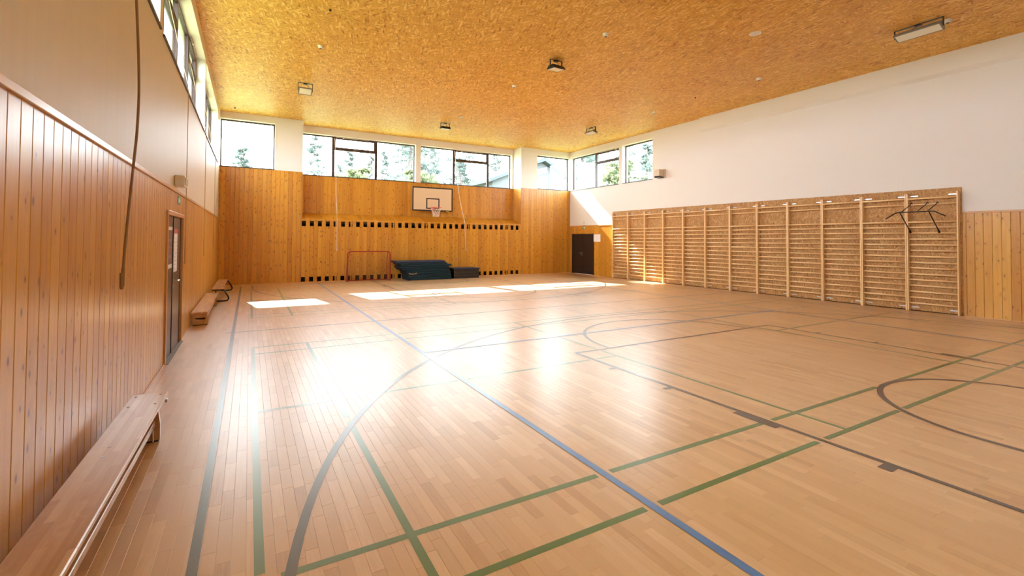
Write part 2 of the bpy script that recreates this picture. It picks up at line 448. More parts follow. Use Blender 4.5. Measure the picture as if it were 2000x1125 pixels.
# far wall
def place_far(a, b): return (a, YF-.016), 0
def place_rec(a, b): return (a, YR-.016), 0
boards(wall_far, XL+.002, PL-.002, .002, ZS, place_far, M_CLAD, offset=.09)
boards(wall_far, PR+.002, XR-.002, .002, ZS-.02, place_far, M_CLAD)
boards(wall_far, PL+.002, PR-.002, 2.60, ZS, place_rec, M_CLAD)
LW = (PR-PL)/68.
def skip_holes(a, b, z0, z1, k):
    return [(.205, 2.085), (2.285, z1)] if k % 2 == 0 and k < 68 else [(z0, z1)]
boards(wall_far, PL, PR, .002, 2.325, place_far, M_CLAD, skip=skip_holes, pw=LW)
obj('bottom_rail', MB().box(PL, PR, YF-.004, YF+.02, .0, .028), M_CLAD, wall_far)
obj('top_rail', MB().box(PL, PR, YF+.002, YF+.02, 2.29, 2.33), M_CLAD, wall_far)
for k in (4, 6, 12, 17, 24, 31):   # battens seen inside a few holes
    x = PL+LW*2*k
    obj('batten', MB().box(x+.075, x+.125, YF+.03, YF+.07, 0, 2.3), M_CLAD, wall_far)
# returns of the recess (faces +x on the left, -x on the right)
boards(wall_far, YF-.016, YR-.016, 2.33, ZS, lambda a, b: ((PL+.016, a), PI/2), M_CLAD)
boards(wall_far, YF-.016, YR-.016, 2.33, ZS, lambda a, b: ((PR-.016, b), -PI/2), M_CLAD)
# sloping ledge of boards
sl_len = math.hypot(YR-YF, .26); sl_ang = math.atan2(.262, YR-.016-(YF-.016))
me = MB().prism([(.001, .016), (.001, .004), (.004, 0), (LW-.004, 0), (LW-.001, .004), (LW-.001, .016)], 2, 0, 1).mesh('board', M_CLAD)
led = obj('ledge_front', MB().box(PL, PR, YF-.02, YF+.0, 2.318, 2.345), M_CLAD, wall_far)
for k in range(68):
    # board runs up the slope: local z -> slope direction, local front (-y) -> up
    link('ledge_board', me, wall_far, (PL+k*LW, YF-.02, 2.335), (1, 1, sl_len+.01), (-(PI/2-sl_ang), 0, 0))
# wainscot capping trims
t = obj('wainscot_cap', MB().bbox(XL-.012, XL+.018, YN, YF, ZW-.045, ZW, .004), M_TRIM, wall_left)
t = obj('wainscot_cap', MB().bbox(XR-.018, XR+.012, YN, 4.02, ZW-.045, ZW-.003, .004), M_TRIM, wall_right)
t = obj('wainscot_cap', MB().bbox(XR-.018, XR+.012, 15.50, YF-.016, ZW-.045, ZW-.003, .004), M_TRIM, wall_right)
# baseboards: thin quarter strips
struct(obj('baseboard_left', MB().bbox(XL, XL+.012, YN, DOOR_L[0]-.05, 0, .022, .003), M_TRIM))
struct(obj('baseboard_left', MB().bbox(XL, XL+.012, DOOR_L[1]+.05, YF-.02, 0, .022, .003), M_TRIM))
struct(obj('baseboard_far', MB().bbox(XL+.013, XR-.013, YF-.028, YF-.016, 0, .018, .003), M_TRIM))
struct(obj('baseboard_right', MB().bbox(XR-.012, XR, YN, 4.0, 0, .018, .003), M_TRIM))

# ------------------------------------------------------------------ parquet floor
PWD = .0675
def plank_mb(mb, x0, x1, y0, y1):
    g = .0003; c = .0008; d = .0006
    X0, X1, Y0, Y1 = x0+g, x1-g, y0+g, y1-g
    mb.add([(X0,Y0,-d),(X1,Y0,-d),(X1,Y1,-d),(X0,Y1,-d),(X0+c,Y0+c,0),(X1-c,Y0+c,0),(X1-c,Y1-c,0),(X0+c,Y1-c,0),
            (X0,Y0,-.012),(X1,Y0,-.012),(X1,Y1,-.012),(X0,Y1,-.012)],
           [(4,5,6,7),(0,1,5,4),(1,2,6,5),(2,3,7,6),(3,0,4,7),(8,9,1,0),(9,10,2,1),(10,11,3,2),(11,8,0,3)])
def cam_px(x, y):
    cy, sy = math.cos(YAW), math.sin(YAW)
    zc = x*sy+y*cy; xc = x*cy-y*sy
    if zc < .3: return None
    return CX+F*xc/zc, CY+F*1.65/zc, zc
rnd = random.Random(3)
rest = MB(); cand = []
nx = int((XR-XL)/PWD)+1
for i in range(nx):
    x0 = XL+i*PWD; x1 = min(x0+PWD, XR)
    y = YN-rnd.random()*.4
    while y < YF:
        ln = rnd.choice((.28, .35, .42, .5, .5, .62, .75)); y1 = y+ln
        a, b = max(y, YN), min(y1, YF)
        if b-a > .01:
            p = cam_px((x0+x1)/2, (a+b)/2)
            near = p and -60 < p[0] < 2060 and p[1] < 1190
            cand.append((p[2] if near else 99, x0, x1, a, b, rnd.random()))
        y = y1
cand.sort()
var = {}
for idx, (zc, x0, x1, a, b, tone) in enumerate(cand):
    if idx < 290 and zc < 90:
        key = round(b-a, 2)
        if key not in var:
            m_ = MB(); plank_mb(m_, -PWD/2, PWD/2, -key/2, key/2)
            me = m_.mesh('parquet_strip', M_PARQ)
            q = me.attributes.new('own', 'FLOAT', 'POINT'); q.data.foreach_set('value', [1.0]*len(me.vertices))
            var[key] = me
        link('parquet_strip', var[key], floor, ((x0+x1)/2, (a+b)/2, 0), (1, (b-a)/key, 1))
    else:
        rest.tone = tone; plank_mb(rest, x0, x1, a, b)
pr = link('parquet_strips', rest.mesh('parquet_strips', M_PARQ, tone=True), floor); pr['kind'] = 'stuff'

# ------------------------------------------------------------------ court lines (paint, a hair above the floor)
LT = .0005; LC = [0]
def cline(m, label, segs, w=.05, lift=0.):
    """segs: list of polylines in (x, y)"""
    for s in segs:
        LC[0] += 1; mb = MB(); n = len(s); L = []; R = []
        for i, p in enumerate(s):
            a = Vector(s[max(i-1, 0)]); b = Vector(s[min(i+1, n-1)]); d = (b-a).normalized(); nn = Vector((-d.y, d.x))*w/2
            L.append(Vector(p)+nn); R.append(Vector(p)-nn)
        z = LT+lift+LC[0]*.000022
        for i in range(n-1):
            mb.quad((R[i].x,R[i].y,z), (R[i+1].x,R[i+1].y,z), (L[i+1].x,L[i+1].y,z), (L[i].x,L[i].y,z))
        e = [(R[0].x,R[0].y),(R[-1].x,R[-1].y),(L[-1].x,L[-1].y),(L[0].x,L[0].y)]
        o = obj('court_line', mb, m, floor, label=label)
def arc(cx, cy, r, a0, a1, n=40): return [(cx+r*math.cos(math.radians(a0+(a1-a0)*i/n)), cy+r*math.sin(math.radians(a0+(a1-a0)*i/n))) for i in range(n+1)]
def cut(a, b, gaps, g=.06):
    out = []; cur = a
    for q in sorted(gaps):
        if a < q < b:
            if q-g > cur: out.append((cur, q-g))
            cur = q+g
    if b > cur: out.append((cur, b))
    return out
# green first, then black and blue on top (each stroke sits a touch above the one before)
BL, GR, BU = 'black painted court line', 'green painted court line', 'blue painted court line'
YM = 9.37
def mir(y): return 2*YM-y
# badminton, green: two courts across the hall, lines stop short of black and blue ones
CHX = 5.75
def green_x(y, x0, x1, gaps, w=.045): cline(M_GREEN, GR, [[(a, y), (b, y)] for a, b in cut(x0, x1, gaps)], w)
def green_y(x, y0, y1, gaps, w=.045): cline(M_GREEN, GR, [[(x, a), (x, b)] for a, b in cut(y0, y1, gaps)], w)
green_x(2.085, .045, 12.97, [.16, 2.2, 4.15, 5.60, 7.45, 8.86, 10.8], .05)
green_x(2.54, .16, 12.97, [2.2, 4.15, 6.26, 8.86, 10.8], .05)
green_x(5.01, .09, 4.60, [1.14, 2.2, 4.15]); green_x(5.01, 8.42, 12.97, [8.86, 10.8])
green_x(7.50, .045, 12.97, [2.2, 10.8]); green_x(7.95, .045, 12.97, [2.2, 10.8])
green_y(.07, 2.6, 7.97, [], .048); green_y(.81, 2.06, 7.97, [4.42], .048)
green_y(4.58, 2.11, 7.97, [5.41, 6.47]); green_y(8.43, 2.11, 7.97, [5.41, 6.47])
green_y(12.2, 2.06, 7.97, [4.0]); green_y(12.95, 2.06, 7.97, [])
for y in (10.86, 11.27, 16.3, 16.68): green_x(y, .045, 12.97, [2.2, 4.15, 8.86, 10.8], .04)
green_x(13.77, .09, 4.60, [2.2, 4.15]); green_x(13.77, 8.42, 12.97, [8.86, 10.8])
for x in (.07, .82, 4.58, 8.43, 12.2, 12.95): green_y(x, 10.85, 16.70, [12.1, 13.35] if x in (4.58, 8.43) else [])
# basketball court, black
cline(M_BLKP, BL, [[(-.22, .3), (-.22, 18.0)], [(13.2, .3), (13.2, 18.0)], [(-.33, YM), (13.25, YM)]])
cline(M_BLKP, BL, [[(1.17, YM), (1.36, YM)]], .09, .0001)
cline(M_BLKP, BL, [arc(6.58, 1.28, 6.50, 2, 178, 90)], .055)
cline(M_BLKP, BL, [[(.08, .2), (.084, 1.5)]], .055)
cline(M_BLKP, BL, [arc(6.55, mir(1.28)-.15, 6.44, -178, -2, 90)], .05)
cline(M_BLKP, BL, [[(.11, mir(1.28)-.37), (.11, 18.0)], [(12.99, mir(1.28)-.37), (12.99, 18.0)]], .05)
for k in (1, -1):
    fy = (lambda y: y) if k == 1 else mir
    cline(M_BLKP, BL, [[(4.13, fy(5.41)), (8.88, fy(5.41))], [(4.15, fy(.2)), (4.15, fy(5.435))], [(8.86, fy(.2)), (8.86, fy(5.435))]])
    cline(M_BLKP, BL, [arc(6.49, fy(5.43), 1.69, 0, 180*k, 48)])
    cline(M_BLKP, BL, [arc(6.52, fy(1.37), 1.17, 0, 180*k, 48)], .055)
    cline(M_BLKP, BL, [[(5.35, fy(1.38)), (5.35, fy(.75))], [(7.69, fy(1.38)), (7.69, fy(.75))]], .055)
    for sx, xx in ((-1, 4.15), (1, 8.86)):
        for y in (4.535, 3.645):
            cline(M_BLKP, BL, [[(xx+sx*.02, fy(y)), (xx+sx*.13, fy(y))]], .05, .0001)
        cline(M_BLKP, BL, [[(xx+sx*.04, fy(2.41)), (xx+sx*.04, fy(2.83))]], .13, .0001)
        cline(M_BLKP, BL, [[(xx+sx*.02, fy(1.60)), (xx+sx*.13, fy(1.60))]], .09, .0001)
# volleyball, blue
cline(M_BLUE, BU, [[(2.20, .2), (2.20, 18.25)], [(10.80, .2), (10.80, 18.25)], [(2.2, 6.47), (10.8, 6.47)]], .056, .0003)
cline(M_BLUE, BU, [[(x, 6.46), (x+.15, 6.46)] for x in (11.05, 11.35, 11.65, 11.95)], .05, .0003)

# ------------------------------------------------------------------ windows
WN = [0]
def window(axis, face, sgn, a0, a1, z0, z1, mull=(), sash=(), transom=5.23):
    """axis 'y': lies in plane y=face, outward +sgn; a along x.  axis 'x': plane x=face, a along y. sash: indices of bays with a transom"""
    WN[0] += 1; g = face+sgn*GD
    def bx(mb, p0, p1, d0, d1, q0, q1, r=None):
        lo, hi = min(g+sgn*d0, g+sgn*d1), max(g+sgn*d0, g+sgn*d1)
        f = mb.box if r is None else (lambda *a: mb.bbox(*a, r))
        if axis == 'x': f(lo, hi, p0, p1, q0, q1)
        else: f(p0, p1, lo, hi, q0, q1)
        return mb
    mb = MB(); fw = .048
    bx(mb, a0, a1, -.03, .04, z1-fw, z1); bx(mb, a0, a1, -.03, .04, z0, z0+fw)
    bx(mb, a0, a0+fw*.8, -.03, .04, z0+fw, z1-fw); bx(mb, a1-fw*.8, a1, -.03, .04, z0+fw, z1-fw)
    w = struct(obj('window_%d' % WN[0], mb, M_FRAME))
    edges = [a0]+list(mull)+[a1]
    for m_ in mull: obj('mullion', bx(MB(), m_-.05, m_+.05, -.032, .04, z0+fw, z1-fw), M_FRAME, w)
    for i in range(len(edges)-1):
        p0 = edges[i]+(.05 if i else fw*.8); p1 = edges[i+1]-(.05 if i < len(edges)-2 else fw*.8)
        if i in sash:
            obj('transom', bx(MB(), p0, p1, -.032, .04, transom-.05, transom+.04), M_FRAME, w)
            s = MB(); q0, q1 = transom+.04, z1-fw
            bx(s, p0, p1, -.04, .02, q1-.04, q1); bx(s, p0, p1, -.04, .02, q0, q0+.03); bx(s, p0, p0+.04, -.04, .02, q0+.03, q1-.04); bx(s, p1-.04, p1, -.04, .02, q0+.03, q1-.04)
            sa = obj('sash', s, M_FRAME, w)
            obj('pane', bx(MB(), p0+.04, p1-.04, -.004, .004, q0+.03, q1-.04), M_GLASS, sa)
            obj('pane', bx(MB(), p0, p1, -.004, .004, z0+fw, transom-.05), M_GLASS, w)
            # opener arm under the head and three hinges on the transom
            mid = (p0+p1)/2
            obj('opener_rod', bx(MB(), p0+.05, p1-.25, -.075, -.055, z1-.035, z1-.018), M_BEIGEBOX, w)
            obj('opener_clasp', bx(MB(), p0+.3, p0+.35, -.085, -.05, z1-.06, z1-.02), M_PLASTIC, w)
            for h in (p0+.2, mid, p1-.2): obj('hinge', bx(MB(), h-.05, h+.05, -.046, -.032, transom-.012, transom+.004), M_GREY, w)
        else:
            obj('pane', bx(MB(), p0, p1, -.004, .004, z0+fw, z1-fw), M_GLASS, w)
    s = MB()
    lo, hi = min(face-sgn*.022, g-sgn*.03), max(face-sgn*.022, g-sgn*.03)
    if axis == 'x': s.bbox(lo, hi, a0, a1, z0-.02, z0+.012, .004)
    else: s.bbox(a0, a1, lo, hi, z0-.02, z0+.012, .004)
    obj('window_sill', s, M_SILL, w)
    return w
window('y', YF, 1, XL+.008, .742, 4.10, 5.765)
window('y', YR, 1, PL+.006, 6.203, ZS, ZH, (2.87, 4.555), (1,))
window('y', YR, 1, 6.432, 10.993, ZS, ZH, (8.05, 9.78), (1,))
window('y', YF, 1, 11.987, XR-.004, ZS, ZH)
window('x', XR, 1, 15.122, 18.618, ZS, ZH, (16.88,), (0,))
window('x', XR, 1, 13.196, 14.918, ZS, ZH)
window('x', XL, -1, .802, 6.598, ZS-.02, ZH, (2.2, 3.65, 5.2), (1, 3))
window('x', XL, -1, 6.802, 12.618, ZS-.02, ZH, (8.2, 9.65, 11.2), (1, 3))
window('x', XL, -1, 12.822, 17.448, ZS-.02, ZH, (14.3, 15.9), (1,))
# white reveals (paint on the openings of the left wall)
for i, (a, b) in enumerate(LEFT_WIN):
    mb = MB(); mb.box(XL-TH, XL-.001, a-.001, b+.001, ZH-.004, ZH+.002); mb.box(XL-TH, XL-.001, b-.003, b+.002, ZS-.02, ZH); mb.box(XL-TH, XL-.001, a-.002, a+.003, ZS-.02, ZH)
    obj('reveal_lining', mb, M_WHITE, wall_left, label='white painted window reveal')

# ------------------------------------------------------------------ doors
def handle(parent, x, y, z, sgn, dy):
    """lever on a door in a plane x = const, pointing into the room along sgn*x"""
    o = obj('door_handle', MB().tube([(x, y, z), (x+sgn*.05, y, z)], .011, 10).tube([(x+sgn*.05, y-.008*dy, z), (x+sgn*.055, y+dy*.12, z)], .011, 10).lathe([(.024, 0), (.024, .004)], (0,0,0), 4), M_STEEL, parent, label='steel lever handle')
    return o
def lever(parent, x, y, z, sgn, dy):
    mb = MB(); mb.tube([(x, y, z), (x+sgn*.012, y, z)], .024, 16); mb.tube([(x, y, z), (x+sgn*.055, y, z), (x+sgn*.06, y+dy*.02, z), (x+sgn*.06, y+dy*.125, z)], .010, 10)
    mb.tube([(x, y, z-.09), (x+sgn*.012, y, z-.09)], .022, 16)
    obj('door_handle', mb, M_STEEL, parent, True, label='steel lever handle and lock plate')
y0, y1, zt = DOOR_L
fr = MB(); fr.bbox(XL-.10, XL+.022, y0-.05, y0, 0, zt+.05, .004); fr.bbox(XL-.10, XL+.022, y1, y1+.05, 0, zt+.05, .004); fr.bbox(XL-.10, XL+.024, y0-.06, y1+.06, zt, zt+.055, .004)
door1 = struct(obj('door_1', fr, M_TRIM))
ym = 8.10
for a, b in ((y0+.004, ym-.022), (ym+.022, y1-.10)):
    lf = obj('door_leaf', MB().bbox(XL-.055, XL-.012, a, b, .008, zt-.006, .003), M_DOOR, door1)
obj('door_seam', MB().box(XL-.05, XL-.004, ym-.022, ym+.022, .008, zt-.006), M_INK, door1, label='black rebate strip between the leaves')
obj('door_jamb', MB().box(XL-.10, XL-.005, y1-.10, y1, .0, zt-.004), M_DOOR, door1)
obj('door_back', MB().box(XL-.12, XL-.10, y0, y1, 0, zt), M_DOOR2, door1)
lever(door1, XL-.012, ym+.10, 1.02, 1, 1)
obj('threshold', MB().bbox(XL-.1, XL+.05, y0-.01, y1+.0, 0, .008, .002), M_GREY, door1)
# posters on the leaves: dark red sheet with pale bands, white sheet with a red head
def sheet(mb, y0, y1, z0, z1, d): return mb.box(XL-.012, XL-.012+d, y0, y1, z0, z1)
p = thing('poster', 'dark red poster with pale bands on the left leaf of the near brown door', 'poster', (0,0,0))
obj('sheet', sheet(MB(), 7.44, 8.02, 1.22, 1.79, .002), M_POSTR, p); obj('band', sheet(MB(), 7.44, 8.02, 1.745, 1.79, .003), M_PAPER, p); obj('band', sheet(MB(), 7.44, 8.02, 1.22, 1.275, .003), M_PAPER, p); obj('band', sheet(MB(), 7.44, 8.02, 1.50, 1.51, .003), M_INKG, p)
m_ = MB()
for i in range(5):
    for j in range(2): sheet(m_, 7.55+i*.085, 7.59+i*.085, 1.36+j*.22, 1.40+j*.22, .003)
obj('small_print', m_, M_INKG, p)['kind'] = 'stuff'
p = thing('notice', 'tall white notice with a red header on the right leaf of the near brown door', 'notice', (0,0,0))
obj('sheet', sheet(MB(), 8.22, 8.56, 1.14, 1.77, .002), M_PAPER, p); obj('header', sheet(MB(), 8.22, 8.56, 1.70, 1.77, .003), M_HEAD, p)
m_ = MB(); q = random.Random(5)
for i in range(9):
    for j in range(3):
        if q.random() < .75: sheet(m_, 8.25+j*.1, 8.25+j*.1+.03+q.random()*.04, 1.19+i*.054, 1.20+i*.054, .003)
obj('small_print', m_, M_INKG, p)['kind'] = 'stuff'
# far right double door
y0, y1, zt = DOOR_R
fr = MB(); fr.box(XR-.012, XR+.10, y0-.02, y0, 0, zt+.02); fr.box(XR-.012, XR+.10, y1, y1+.02, 0, zt+.02); fr.box(XR-.012, XR+.10, y0, y1, zt, zt+.02)
door2 = struct(obj('door_2', fr, M_DOOR2))
ym2 = (y0+y1)/2
obj('door_leaf', MB().bbox(XR+.02, XR+.06, y0+.003, ym2-.003, .012, zt-.003, .003), M_DOOR2, door2)
obj('door_leaf', MB().bbox(XR+.012, XR+.052, ym2+.003, y1-.003, .012, zt-.003, .003), M_DOOR2, door2)
obj('door_back', MB().box(XR+.10, XR+.12, y0, y1, 0, zt), M_DOOR2, door2)
lever(door2, XR+.012, ym2+.05, 1.0, -1, 1)
tag(obj('notice', MB().box(XR-.003, XR, 16.33, 16.80, 1.56, 1.90), M_PAPER), 'white paper notice on the boards right of the far dark double door', 'notice')
def exit_sign(x, y, z, sgn, w, label):
    m1 = obj('exit_sign', MB().box(min(x, x+sgn*.006), max(x, x+sgn*.006), y-w/2, y+w/2, z-.06, z+.06), M_SIGN); tag(m1, label, 'sign')
    mm = MB(); lo, hi = min(x+sgn*.006, x+sgn*.007), max(x+sgn*.006, x+sgn*.007)
    mm.box(lo, hi, y-w*.38, y-w*.10, z-.04, z+.04); mm.box(lo, hi, y+w*.02, y+w*.36, z-.008, z+.008); mm.prism([(y+w*.36, z), (y+w*.2, z+.03), (y+w*.2, z-.03)], 0, lo, hi)
    obj('pictogram', mm, M_PAPER, m1, label='white pictogram')
exit_sign(XR-.002, 17.50, 2.22, -1, .20, 'small green exit sign on the boards above the far dark double door')
exit_sign(XL+.002, 8.53, 2.20, 1, .26, 'small green exit sign on the boards above the near brown door')
def emergency(x, y, z, sgn, label):
    t = thing('emergency_light', label, 'light', (x, y, z))
    lo, hi = sorted((0, sgn*.12))
    obj('housing', MB().bbox(lo, hi, -.15, .15, -.075, .075, .01), M_PLASTIC, t)
    lo, hi = sorted((sgn*.118, sgn*.135))
    obj('diffuser', MB().bbox(lo, hi, -.12, .12, -.05, .05, .006), M_LENS, t)
emergency(XR, 17.60, 2.41, -1, 'small beige emergency light on the wall above the far dark double door')
emergency(XL, 8.15, 2.45, 1, 'white emergency light box sitting over the wainscot above the near brown door')
# loudspeaker box
t = thing('wall_speaker', 'beige box loudspeaker high on the white wall right of the windows', 'speaker', (XR, 12.66, 4.22))
obj('bracket', MB().bbox(-.05, 0, -.14, .02, -.17, .17, .006), M_BEIGEBOX, t)
obj('housing', MB().prism([(-.32, -.10), (-.32, .15), (-.05, .15), (-.05, -.13)], 1, -.10, .16), M_BEIGEBOX, t)
obj('grille', MB().prism([(-.30, -.155), (-.32, -.10), (-.05, -.13), (-.06, -.17)], 1, -.09, .15), M_BLACK, t, label='black underside opening')

# ------------------------------------------------------------------ wall bars
obj_b = struct(obj('trim_4', MB().bbox(XR-.02, XR, 4.02, 15.49, .02, 2.89, .002), M_OSBP, label='osb backing board behind the wall bars'))
ZR = [.19,.326,.468,.611,.747,.883,1.026,1.156,1.298,1.441,1.577,1.714,1.857,1.993,2.118,2.535,2.672]
PITCHY = .9462
upr = MB().bbox(-.115, 0, -.0138, .0138, 0, 2.80, .003).mesh('upright', M_BAR)
def rung_mesh():
    mb = MB(); pts = [(.022*math.cos(a)*1.0, .0205*math.sin(a)) for a in [2*PI*k/10 for k in range(10)]]
    mb.prism([(x, z) for x, z in pts], 1, -PITCHY/2+.03, PITCHY/2-.03); return mb.mesh('rung', M_RUNG)
rgm = rung_mesh(); rgm.polygons.foreach_set('use_smooth', [True]*len(rgm.polygons))
brk = MB().box(-.004, 0, -.16, 0, -.012, .012).box(-.02, 0, -.14, -.12, -.008, .008).mesh('bracket', M_STEEL)
names = ['leftmost wall bar section, next to the boards by the far double door']
ordn = ['second', 'third', 'fourth', 'fifth', 'sixth', 'seventh', 'eighth', 'ninth', 'tenth']
names += ['%s wall bar section counted from the far double door' % o for o in ordn]
names += ['wall bar section second from the right end, left of the one holding the pull-up bar', 'rightmost wall bar section, with the black pull-up bar hung on it']
first = None
for i in range(12):
    yc = 15.40-PITCHY*(i+.5)
    if first is None:
        t = thing('wall_bars', '', 'wall bars', (XR-.02, yc, 0), group='beech wall bar sections along the right wall')
        for s in (-1, 1): link('upright', upr, t, (0, s*(PITCHY/2-.0172), 0))
        for z in ZR:
            fx = -.095 if z in (2.672, 2.118) else -.062
            link('rung', rgm, t, (fx, 0, z))
        for z in (.09, 2.74):
            link('bracket', brk, t, (0, PITCHY/2-.034, z)); link('bracket', brk, t, (0, -(PITCHY/2-.034), z), rot=(PI, 0, 0))
        first = t
    else: t = copy_tree(first, (XR-.02, yc, 0))
    t['label'] = names[i]
# pull up bar hung on the rightmost section
t = thing('pull_up_bar', 'black metal pull-up bar hung on the right end of the wall bars', 'exercise bar', (0,0,0))
bx_ = 13.20
obj('grip_bar', MB().tube([(bx_,5.17,2.19),(bx_,4.99,2.315),(bx_,4.93,2.33),(bx_,4.32,2.335),(bx_,4.27,2.33),(bx_,4.08,2.215)], .013, 8), M_BLACK, t, True)
for y in (4.88, 4.585, 4.40): obj('upper_arm', MB().tube([(bx_, y, 2.33), (13.70, y, 2.52), (13.755, y, 2.575), (13.80, y, 2.565), (13.84, y, 2.54)], .010, 8), M_BLACK, t, True)
for y in (4.90, 4.37): obj('brace', MB().tube([(bx_, y, 2.33), (13.76, y, 1.885)], .011, 8).tube([(13.73, y, 1.91), (13.765, y, 1.865)], .022, 10), M_BLACK, t, True)

# ------------------------------------------------------------------ basketball hoop
t = thing('basketball_hoop', 'cream basketball backboard with black border, orange rim and white net on the far wall', 'basketball hoop', (6.89, YR-.3, 3.355))
obj('backboard', MB().bbox(-.915, .915, 0, .03, -.515, .515, .004), M_BOARD, t)
fr = MB()
for x0, x1, z0, z1 in ((-.917,.917,.462,.517),(-.917,.917,-.517,-.462),(-.917,-.862,-.462,.462),(.862,.917,-.462,.462)): fr.box(x0, x1, -.003, 0, z0, z1)
obj('border', fr, M_INK, t, label='black painted border')
fr = MB()
for x0, x1, z0, z1 in ((-.30,.30,-.005,.045),(-.30,.30,-.42,-.37),(-.30,-.25,-.37,-.005),(.25,.30,-.37,-.005)): fr.box(x0, x1, -.003, 0, z0, z1)
obj('target_square', fr, M_INK, t, label='black painted target square')
obj('wall_frame', MB().box(-.7, -.64, .03, .28, -.3, .3).box(.64, .7, .03, .28, -.3, .3).box(-.7, .7, .03, .07, -.03, .03), M_GREY, t)
rz = -.385
rim = obj('rim', MB().tube([(.225*math.cos(a), -.40+.225*math.sin(a), rz) for a in [2*PI*k/28 for k in range(28)]], .011, 8, closed=True).bbox(-.09, .09, -.02, 0, rz-.10, rz+.03, .003).prism([(0, rz-.09), (-.18, rz), (0, rz)], 0, -.05, -.04).prism([(0, rz-.09), (-.18, rz), (0, rz)], 0, .04, .05).box(-.06, .06, -.19, 0, rz-.004, rz+.004), M_RED, t)
net = MB(); K = 12; lv = [(.225, 0), (.19, -.10), (.155, -.20), (.13, -.30), (.125, -.38)]
for k in range(K):
    for s in (1, -1):
        pts = [(r*math.cos(2*PI*(k+s*j*.5)/K), -.40+r*math.sin(2*PI*(k+s*j*.5)/K), rz+z) for j, (r, z) in enumerate(lv)]
        net.tube(pts, .0045, 4)
obj('net', net, M_NET, t)
obj('sticker', MB().box(.60, .74, -.005, -.003, -.505, -.485), M_YEL, t, label='small yellow sticker on the lower border')

# ------------------------------------------------------------------ goal
t = thing('floorball_goal', 'low floorball goal with red tube frame and net against the far wall', 'goal', (4.02, 18.15, 0))
hw, hh, rr = .80, 1.145, .12
post = [(-hw, 0, 0), (-hw, 0, hh-rr)]+[(-hw+rr-rr*math.cos(a), 0, hh-rr+rr*math.sin(a)) for a in (.4, .8, 1.2)]+[(-hw+rr, 0, hh)]
obj('front_frame', MB().tube(post+[(-x, y, z) for x, y, z in post[::-1]], .022, 10), M_GOALRED, t, True)
back = [(-hw, 0, .02), (-hw+.02, .42, .02), (hw-.02, .42, .02), (hw, 0, .02)]
obj('base_frame', MB().tube(back, .016, 8), M_GOALRED, t)
for s in (-1, 1): obj('rear_stay', MB().tube([(s*(hw-.02), .42, .02), (s*(hw-.05), .30, .8), (s*(hw-.10), 0, hh)], .012, 8), M_GOALRED, t, True)
net = MB()
def npt(u, v):   # v: 0 floor back .. 1 top front
    y = .42*(1-v**3.0); return (-hw+.03+u*(2*hw-.06), y, .03+v*(hh-.04))
for i in range(33): net.tube([npt(i/32, j/8) for j in range(9)], .0024, 3, caps=False)
for j in range(23): net.tube([npt(0, j/23), npt(1, j/23)], .0024, 3, caps=False)
for s in (-1, 1):
    for j in range(1, 22):
        v = j/22; y = .42*(1-v**3.0); net.tube([(s*hw*.985, 0, .03+v*(hh-.1)), (s*hw*.97, y, .03+v*(hh-.1))], .0024, 3, caps=False)
    for k in range(1, 8):
        net.tube([(s*hw*.98, .05*k, .02), (s*hw*.98, .05*k, .03+(1-(.05*k/.42))**.333*(hh-.06))], .0024, 3, caps=False)
obj('net', net, M_NETD, t)

# ------------------------------------------------------------------ mats: a stack of ten, each its own thing
def mat_mb(w, d, h, sag_l=0., sag_r=0., bow=0.):
    mb = MB(); N = 14; up = []; lo = []
    prof = []
    for i in range(N+1):
        u = i/N*2-1; dz = bow*(1-u*u)
        if u < 0: dz -= sag_l*max(0, (-u-.35)/.65)**2
        else: dz -= sag_r*max(0, (u-.35)/.65)**2
        prof.append((u*w/2, dz))
    r = h*.28
    for y, e in ((-d/2, r), (-d/2+r, 0), (d/2-r, 0), (d/2, r)):
        for x, z in prof: mb.v.append((x, y, z+e)); mb.t.append(0)
        for x, z in prof: mb.v.append((x, y, z+h-e)); mb.t.append(0)
    n1 = N+1
    def I(row, top, i): return row*2*n1+top*n1+i
    for row in range(3):
        for i in range(N):
            mb.f.append((I(row,1,i), I(row,1,i+1), I(row+1,1,i+1), I(row+1,1,i)))
            mb.f.append((I(row,0,i), I(row+1,0,i), I(row+1,0,i+1), I(row,0,i+1)))
        for i, fl in ((0, 0), (N, 1)):
            mb.f.append((I(row,0,i), I(row,1,i), I(row+1,1,i), I(row+1,0,i)) if fl else (I(row,0,i), I(row+1,0,i), I(row+1,1,i), I(row,1,i)))
    for i in range(N):
        mb.f.append((I(0,0,i), I(0,0,i+1), I(0,1,i+1), I(0,1,i))); mb.f.append((I(3,0,i), I(3,1,i), I(3,1,i+1), I(3,0,i+1)))
    return mb
mats = [ # x offset, width, height, sag left, sag right, yaw
 (6.34,1.80,.085,0,0,0.),(6.33,1.82,.085,0,0,.01),(6.32,1.80,.08,0,0,-.01),(6.28,1.86,.08,.0,0,.01),(6.24,1.86,.075,.0,0,-.015),
 (6.16,1.96,.075,.0,.0,.01),(6.12,2.04,.07,.0,.0,-.01),(6.20,2.10,.07,.0,.0,-.01),(6.06,2.00,.07,.0,.0,-.01),(5.98,2.00,.075,.0,.0,-.01)]
mlab = ['bottom dark blue gym mat of the stack, lying on the floor', 'second gym mat from the floor in the blue stack', 'third gym mat from the floor in the blue stack', 'fourth gym mat from the floor in the blue stack',
 'fifth gym mat from the floor in the blue stack', 'fifth gym mat from the top of the blue stack', 'fourth gym mat from the top of the blue stack', 'third gym mat from the top, sticking out furthest to the right',
 'second gym mat from the top, its left end drooping', 'topmost gym mat of the blue stack, bowed with drooping left end']
z = 0.
